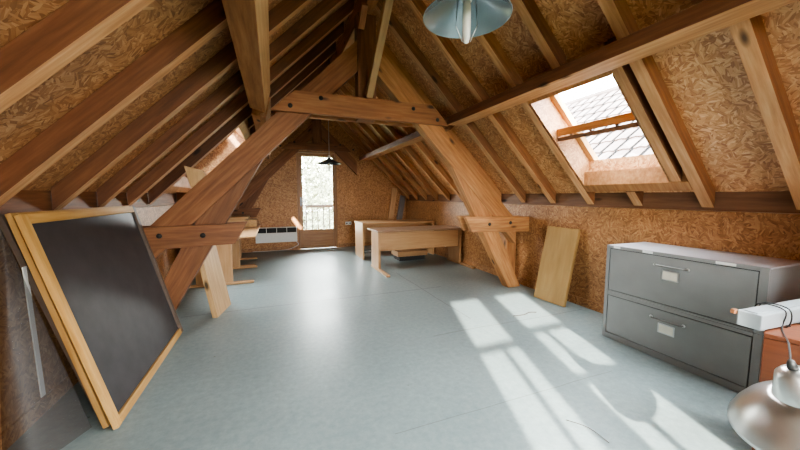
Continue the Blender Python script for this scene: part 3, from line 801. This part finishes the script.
# ------------------------------------------------------------------ desks and boards on the screen side
desk_T('desk', 'beech desk along the low wall behind the truss foot, nearest the leaning plank', 'beech desks along the screen side wall', 5.37, 6.62, -1.28, -.27, .735, -1.25, -.32, -1.24, .36, 'beech', 'y', leg_y=(-1.1, -.61))
desk_T('desk', 'beech desk along the low wall beside the electric heater', 'beech desks along the screen side wall', 6.63, 7.50, -1.28, -.27, .735, -1.25, -.36, -1.24, .36, 'beech', 'y', leg_y=(-1.2, -.66))
tag(box('panel_slab', M['pale'], (-1.2, 7.0, .736), (-.47, 7.42, .94)), 'thick pale panel slab lying on the desk by the heater', 'slab')
tag(box('panel_slab', M['pale'], (-.468, 7.0, .736), (-.33, 7.40, .875)), 'small pale block beside the thick slab on the heater desk', 'block')
lean_board('leaning_plank', 'pale', 'pale narrow wooden panel leaning behind the truss bracket', 'panel', (-.615, 3.96, .002), (-.53, 4.40, .002), (-.80, 4.02, .98), .055)

# ------------------------------------------------------------------ heater, sockets
hx0, hx1 = -.42, .53
e = empty('electric_heater', ((hx0 + hx1) / 2, 8.34, .22), 'white wall mounted electric convector heater left of the glazed door', 'heater')
e['label'] = 'white wall mounted electric convector heater beside the glazed door'
bd = box('housing', M['white'], (hx0, 8.305, .22), (hx1, 8.396, .455), e, .008)
box('grille', M['cab_dark'], (hx0 + .02, 8.325, .456), (hx1 - .02, 8.39, .575), e, 0)
box('grille_frame', M['white'], (hx0, 8.30, .576), (hx1, 8.396, .59), e)
for k in range(5):
    x = hx0 + .005 + k * (hx1 - hx0 - .02) / 4
    box('grille_bar', M['white'], (x, 8.305, .456), (x + .012, 8.324, .575), e, .001)
tube('cable', M['cord_white'], smooth_path([(hx1 - .03, 8.35, .22), (hx1 + .02, 8.36, .13), (.30, 8.33, .03), (-.1, 8.35, .012), (-.5, 8.36, .012)]), .007, e)
for (x, y, z, ax, lab) in ((1.80, YF, .63, 'y', 'white wall socket beside the glazed door on the far gable'), (XR, 6.15, .27, 'x', 'white wall socket low on the wall under the long desk')):
    if ax == 'y':
        s = empty('wall_socket', (x, y, z), lab, 'socket'); box('plate', M['white'], (x - .04, y - .012, z - .04), (x + .04, y - .001, z + .04), s)
        box('plate', M['white'], (x + .045, y - .012, z - .04), (x + .125, y - .001, z + .04), s)
        for q in (x, x + .085): lathe('well', M['cab_dark'], [(0, .0015), (.02, .001), (.02, 0), (0, 0)], (q, y - .012, z), s, 14, (0, -1, 0))
    else:
        s = empty('wall_socket', (x, y, z), lab, 'socket'); box('plate', M['white'], (x - .012, y - .04, z - .04), (x - .001, y + .04, z + .04), s)
        lathe('well', M['cab_dark'], [(0, .0015), (.02, .001), (.02, 0), (0, 0)], (x - .012, y, z), s, 14, (-1, 0, 0))

# ------------------------------------------------------------------ pendant lamps
def pendant(x, y, zrim, r, hgt, mat_out, label, bulb=True, z_top=3.42, inner=None):
    e = empty('pendant_lamp', (x, y, zrim), label, 'pendant lamp', 'pendant lamps under the ridge')
    sh = lathe('shade', mat_out, [(r, 0), (r * .985, .006), (r * .62, hgt * .38), (r * .22, hgt * .78), (r * .14, hgt * .86), (.028, hgt)], (x, y, zrim), e, 56, thick=.003)
    lathe('socket', M['white'], [(0, hgt + .05), (.022, hgt + .05), (.026, hgt + .02), (.026, hgt - .06), (.024, hgt - .065), (0, hgt - .065)], (x, y, zrim), e, 20)
    tube('cord', M['cord_white'], [(x, y, zrim + hgt + .05), (x, y, z_top)], .004, e)
    if bulb:
        b = lathe('bulb', M['lamp_glass'], [(0, hgt - .27), (.012, hgt - .265), (.021, hgt - .24), (.021, hgt - .09), (.018, hgt - .066), (0, hgt - .066)], (x, y, zrim), e, 20)
        lathe('filament', M['cream'], [(0, hgt - .24), (.008, hgt - .24), (.008, hgt - .09), (0, hgt - .09)], (x, y, zrim), b, 10)
        for s in (-1, 1):
            tube('guard_wire', M['steel'], [(x + s * .045 * Rr.x, y + s * .045 * Rr.y, zrim + hgt * .62), (x + s * .055 * Rr.x, y + s * .055 * Rr.y, zrim + hgt - .18), (x + s * .02 * Rr.x, y + s * .02 * Rr.y, zrim + hgt - .26)], .0022, e)
    return e
pendant(.945, 1.47, 2.255, .222, .14, M['enamel'], 'grey enamel pendant lamp with bare bulb hanging near the camera')
pendant(XC, 6.5, 1.985, .235, .12, M['dark_enamel'], 'dark flat pendant lamp hanging on a long cord before the far door', bulb=True)

# ------------------------------------------------------------------ the corner by the camera: cabinet, batten, aluminium lamp
def ray(px, py): return Fd + Rr * ((px - 400) / f_px) + Ud * ((225 - py) / f_px)
C0 = V((0, 0, H))
def at_depth(px, py, d): return C0 + ray(px, py) * d
corner = at_depth(764, 333, 1.60)
zc = corner.z
az = math.radians(73)                              # the cabinet front looks back toward the camera
fn = V((-math.sin(az), -math.cos(az), 0)); fx = V((math.cos(az), -math.sin(az), 0))
cb = empty('wooden_cabinet', (corner.x, corner.y, 0), 'reddish wooden cabinet carrying the white batten, at the edge beside the camera', 'cabinet')
def cbox(name, mat, a0, a1, d0, d1, z0, z1, par=cb):
    c = corner + fx * (a0 + a1) / 2 - fn * (d0 + d1) / 2; c.z = (z0 + z1) / 2
    return obox(name, M[mat], c, fx, -fn, V((0, 0, 1)), (a1 - a0, d1 - d0, z1 - z0), par)
cbox('top_panel', 'red_wood', -.0, .62, -.0, .30, zc - .022, zc)
cbox('side_panel', 'red_wood', .0, .02, .012, .30, .0, zc - .0225)
cbox('side_panel', 'red_wood', .60, .62, .012, .30, .0, zc - .0225)
cbox('back_panel', 'red_wood', .021, .599, .285, .30, .0, zc - .0225)
for k in range(2):
    d = cbox('door', 'red_wood', .001 + k * .31, .309 + k * .31, .0, .0115, .05, zc - .024)
    hp = corner + fx * (.285 + k * .05) + fn * .012; hp.z = zc - .3
    obox('handle', M['steel'], hp, fx, -fn, V((0, 0, 1)), (.012, .016, .1), d)
cbox('plinth', 'red_wood', .021, .599, .012, .03, .0, .048)

# white square batten lying across the cabinet top, pointing across the room
bn = C0 + ray(760.5, 331.4) * ((zc + .0078 - H) / ray(760.5, 331.4).z)
wdt, hgt_, ln = .095, .080, .80
bt = empty('white_batten', (bn.x, bn.y, bn.z), 'white square light batten with cable wound around it, lying on the reddish cabinet', 'light batten')
bdir = V((1, -.06, 0)).normalized(); bside = V((-bdir.y, bdir.x, 0))
bc = bn + bdir * ln / 2 + bside * wdt / 2 + V((0, 0, hgt_ / 2))
obox('body', M['white_plastic'], bc, bdir, bside, V((0, 0, 1)), (ln, wdt, hgt_), bt, .006)
obox('cover_strip', M['white_plastic'], bc + V((0, 0, hgt_ / 2 + .003)), bdir, bside, V((0, 0, 1)), (ln - .02, wdt * .55, .005), bt, .002)
obox('end_tab', M['king'], bn + bside * (wdt + .012) + V((0, 0, hgt_ - .012)) + bdir * .0, bdir, bside, V((0, 0, 1)), (.03, .02, .022), bt)

# spun aluminium lamp hanging from the batten by its cable
lc = at_depth(811, 428, 1.25)
lax = (Zz - Rr * .40).normalized()
lmat = lambda z: lc + lax * z
la = empty('aluminium_lamp', (lc.x, lc.y, lc.z), 'spun aluminium lamp shade hanging by black cable from the white batten', 'lamp', None)
R_ = .228; K = 1.45
lathe('shade', M['alu'], [(R_, 0), (R_ + .005, .005), (R_ - .003, .014), (R_ * .93, .026 * K), (R_ * .78, .054 * K), (R_ * .58, .080 * K), (R_ * .40, .097 * K), (R_ * .33, .101 * K)], lc, la, 64, axis=lax, thick=.002)
lathe('neck', M['alu'], [(R_ * .34, .0985 * K), (R_ * .33, .104 * K), (R_ * .23, .165 * K), (R_ * .17, .175 * K), (.014, .18 * K), (0, .18 * K)], lc, la, 40, axis=lax)
lathe('cable_gland', M['black'], [(0, .205 * K), (.008, .205 * K), (.013, .196 * K), (.016, .181 * K), (0, .181 * K)], lc, la, 16, axis=lax)
# the cable: up from the lamp, twice around the batten
wr = []
s0 = None
pm = lmat(.205 * K)
along = (pm - bn).dot(bdir)
hwid, hhei = wdt / 2 + .006, hgt_ / 2 + .0042
bcen = lambda a: bn + bdir * a + bside * wdt / 2 + V((0, 0, hgt_ / 2))
aa = .20
loop = [(-1, -1), (-1, 1), (1, 1), (1, -1)]
for k in range(9):
    sx, sz = loop[k % 4]
    wr.append(bcen(aa - .03 + .010 * k) + bside * hwid * sx + V((0, 0, hhei if sz < 0 and False else (hhei + .005 if sz > 0 else -hhei))))
path = [pm, pm.lerp(wr[0], .5) + V((.006, -.006, 0))] + wr
tube('cable', M['black'], smooth_path(path, 6), .0032, la, 8)

# small debris on the floor
tag(tube('twig', M['twig'], smooth_path([(2.47, 2.78, .006), (2.60, 2.76, .010), (2.72, 2.80, .007), (2.80, 2.775, .006)], 4), .0045), 'small dark twig on the floor before the yellow board', 'twig')
tag(tube('twig', M['twig'], smooth_path([(1.60, 1.32, .005), (1.66, 1.22, .010), (1.665, 1.10, .005)], 4), .002), 'thin dark straw on the floor in the sunlit strips', 'straw')

# ------------------------------------------------------------------ light
w = bpy.data.worlds.new('world'); SC.world = w; w.use_nodes = True
nt = w.node_tree; nt.nodes.clear()
out = nt.nodes.new('ShaderNodeOutputWorld'); bg = nt.nodes.new('ShaderNodeBackground'); nt.links.new(bg.outputs[0], out.inputs[0])
tc = nt.nodes.new('ShaderNodeTexCoord'); sp = nt.nodes.new('ShaderNodeSeparateXYZ'); nt.links.new(tc.outputs['Generated'], sp.inputs[0])
r = ramp(nt, [(0, (.50, .50, .45)), (.5, (1.0, .99, .97)), (.75, (.95, .97, 1.0)), (1, (.90, .95, 1.0))])
ma = nt.nodes.new('ShaderNodeMath'); ma.operation = 'MULTIPLY_ADD'; ma.inputs[1].default_value = .5; ma.inputs[2].default_value = .5
nt.links.new(sp.outputs[2], ma.inputs[0]); nt.links.new(ma.outputs[0], r.inputs[0]); nt.links.new(r.outputs[0], bg.inputs[0]); bg.inputs[1].default_value = 22.0

sd = V((.36, 1, -.52)).normalized()
sl = bpy.data.lights.new('sun', 'SUN'); sl.energy = 15.; sl.angle = math.radians(.9); sl.color = (1, .95, .87)
so = bpy.data.objects.new('sun', sl); COL.objects.link(so); so.rotation_euler = sd.to_track_quat('-Z', 'Y').to_euler(); so.location = (0, -6, 8)

def portal(name, c, d, sx, sy):
    l = bpy.data.lights.new(name, 'AREA'); l.shape = 'RECTANGLE'; l.size = sx; l.size_y = sy
    l.cycles.is_portal = True
    o = bpy.data.objects.new(name, l); COL.objects.link(o); o.location = c; o.rotation_euler = V(d).to_track_quat('-Z', 'Y').to_euler()
portal('door_daylight', (1.06, YF + .2, 1.25), (0, -1, 0), .96, 2.4)
portal('near_door_daylight', (1.015, YB - .2, 1.25), (0, 1, 0), 1.3, 2.4)
pr = V((2.875, 2.21, 1.875)) + NR * .42; portal('skylight_daylight', pr, -NR, 1.2, 1.2)
pr = V((2.74, -.07, SR - 2.74)) + NR * .42; portal('over_camera_daylight', pr, -NR, 1.7, 1.7)
portal('small_skylight_daylight', (mir(2.9) - .27, 5.30, 1.85 + .27), (S2, 0, -S2), 1.1, 1.1)

SC.view_settings.view_transform = 'AgX'
SC.view_settings.look = 'AgX - Medium High Contrast'
SC.view_settings.exposure = 1.38
SC.cycles.max_bounces = 12; SC.cycles.diffuse_bounces = 8; SC.cycles.transparent_max_bounces = 16
SC.cycles.caustics_reflective = False; SC.cycles.caustics_refractive = False
SC.cycles.sample_clamp_indirect = 8
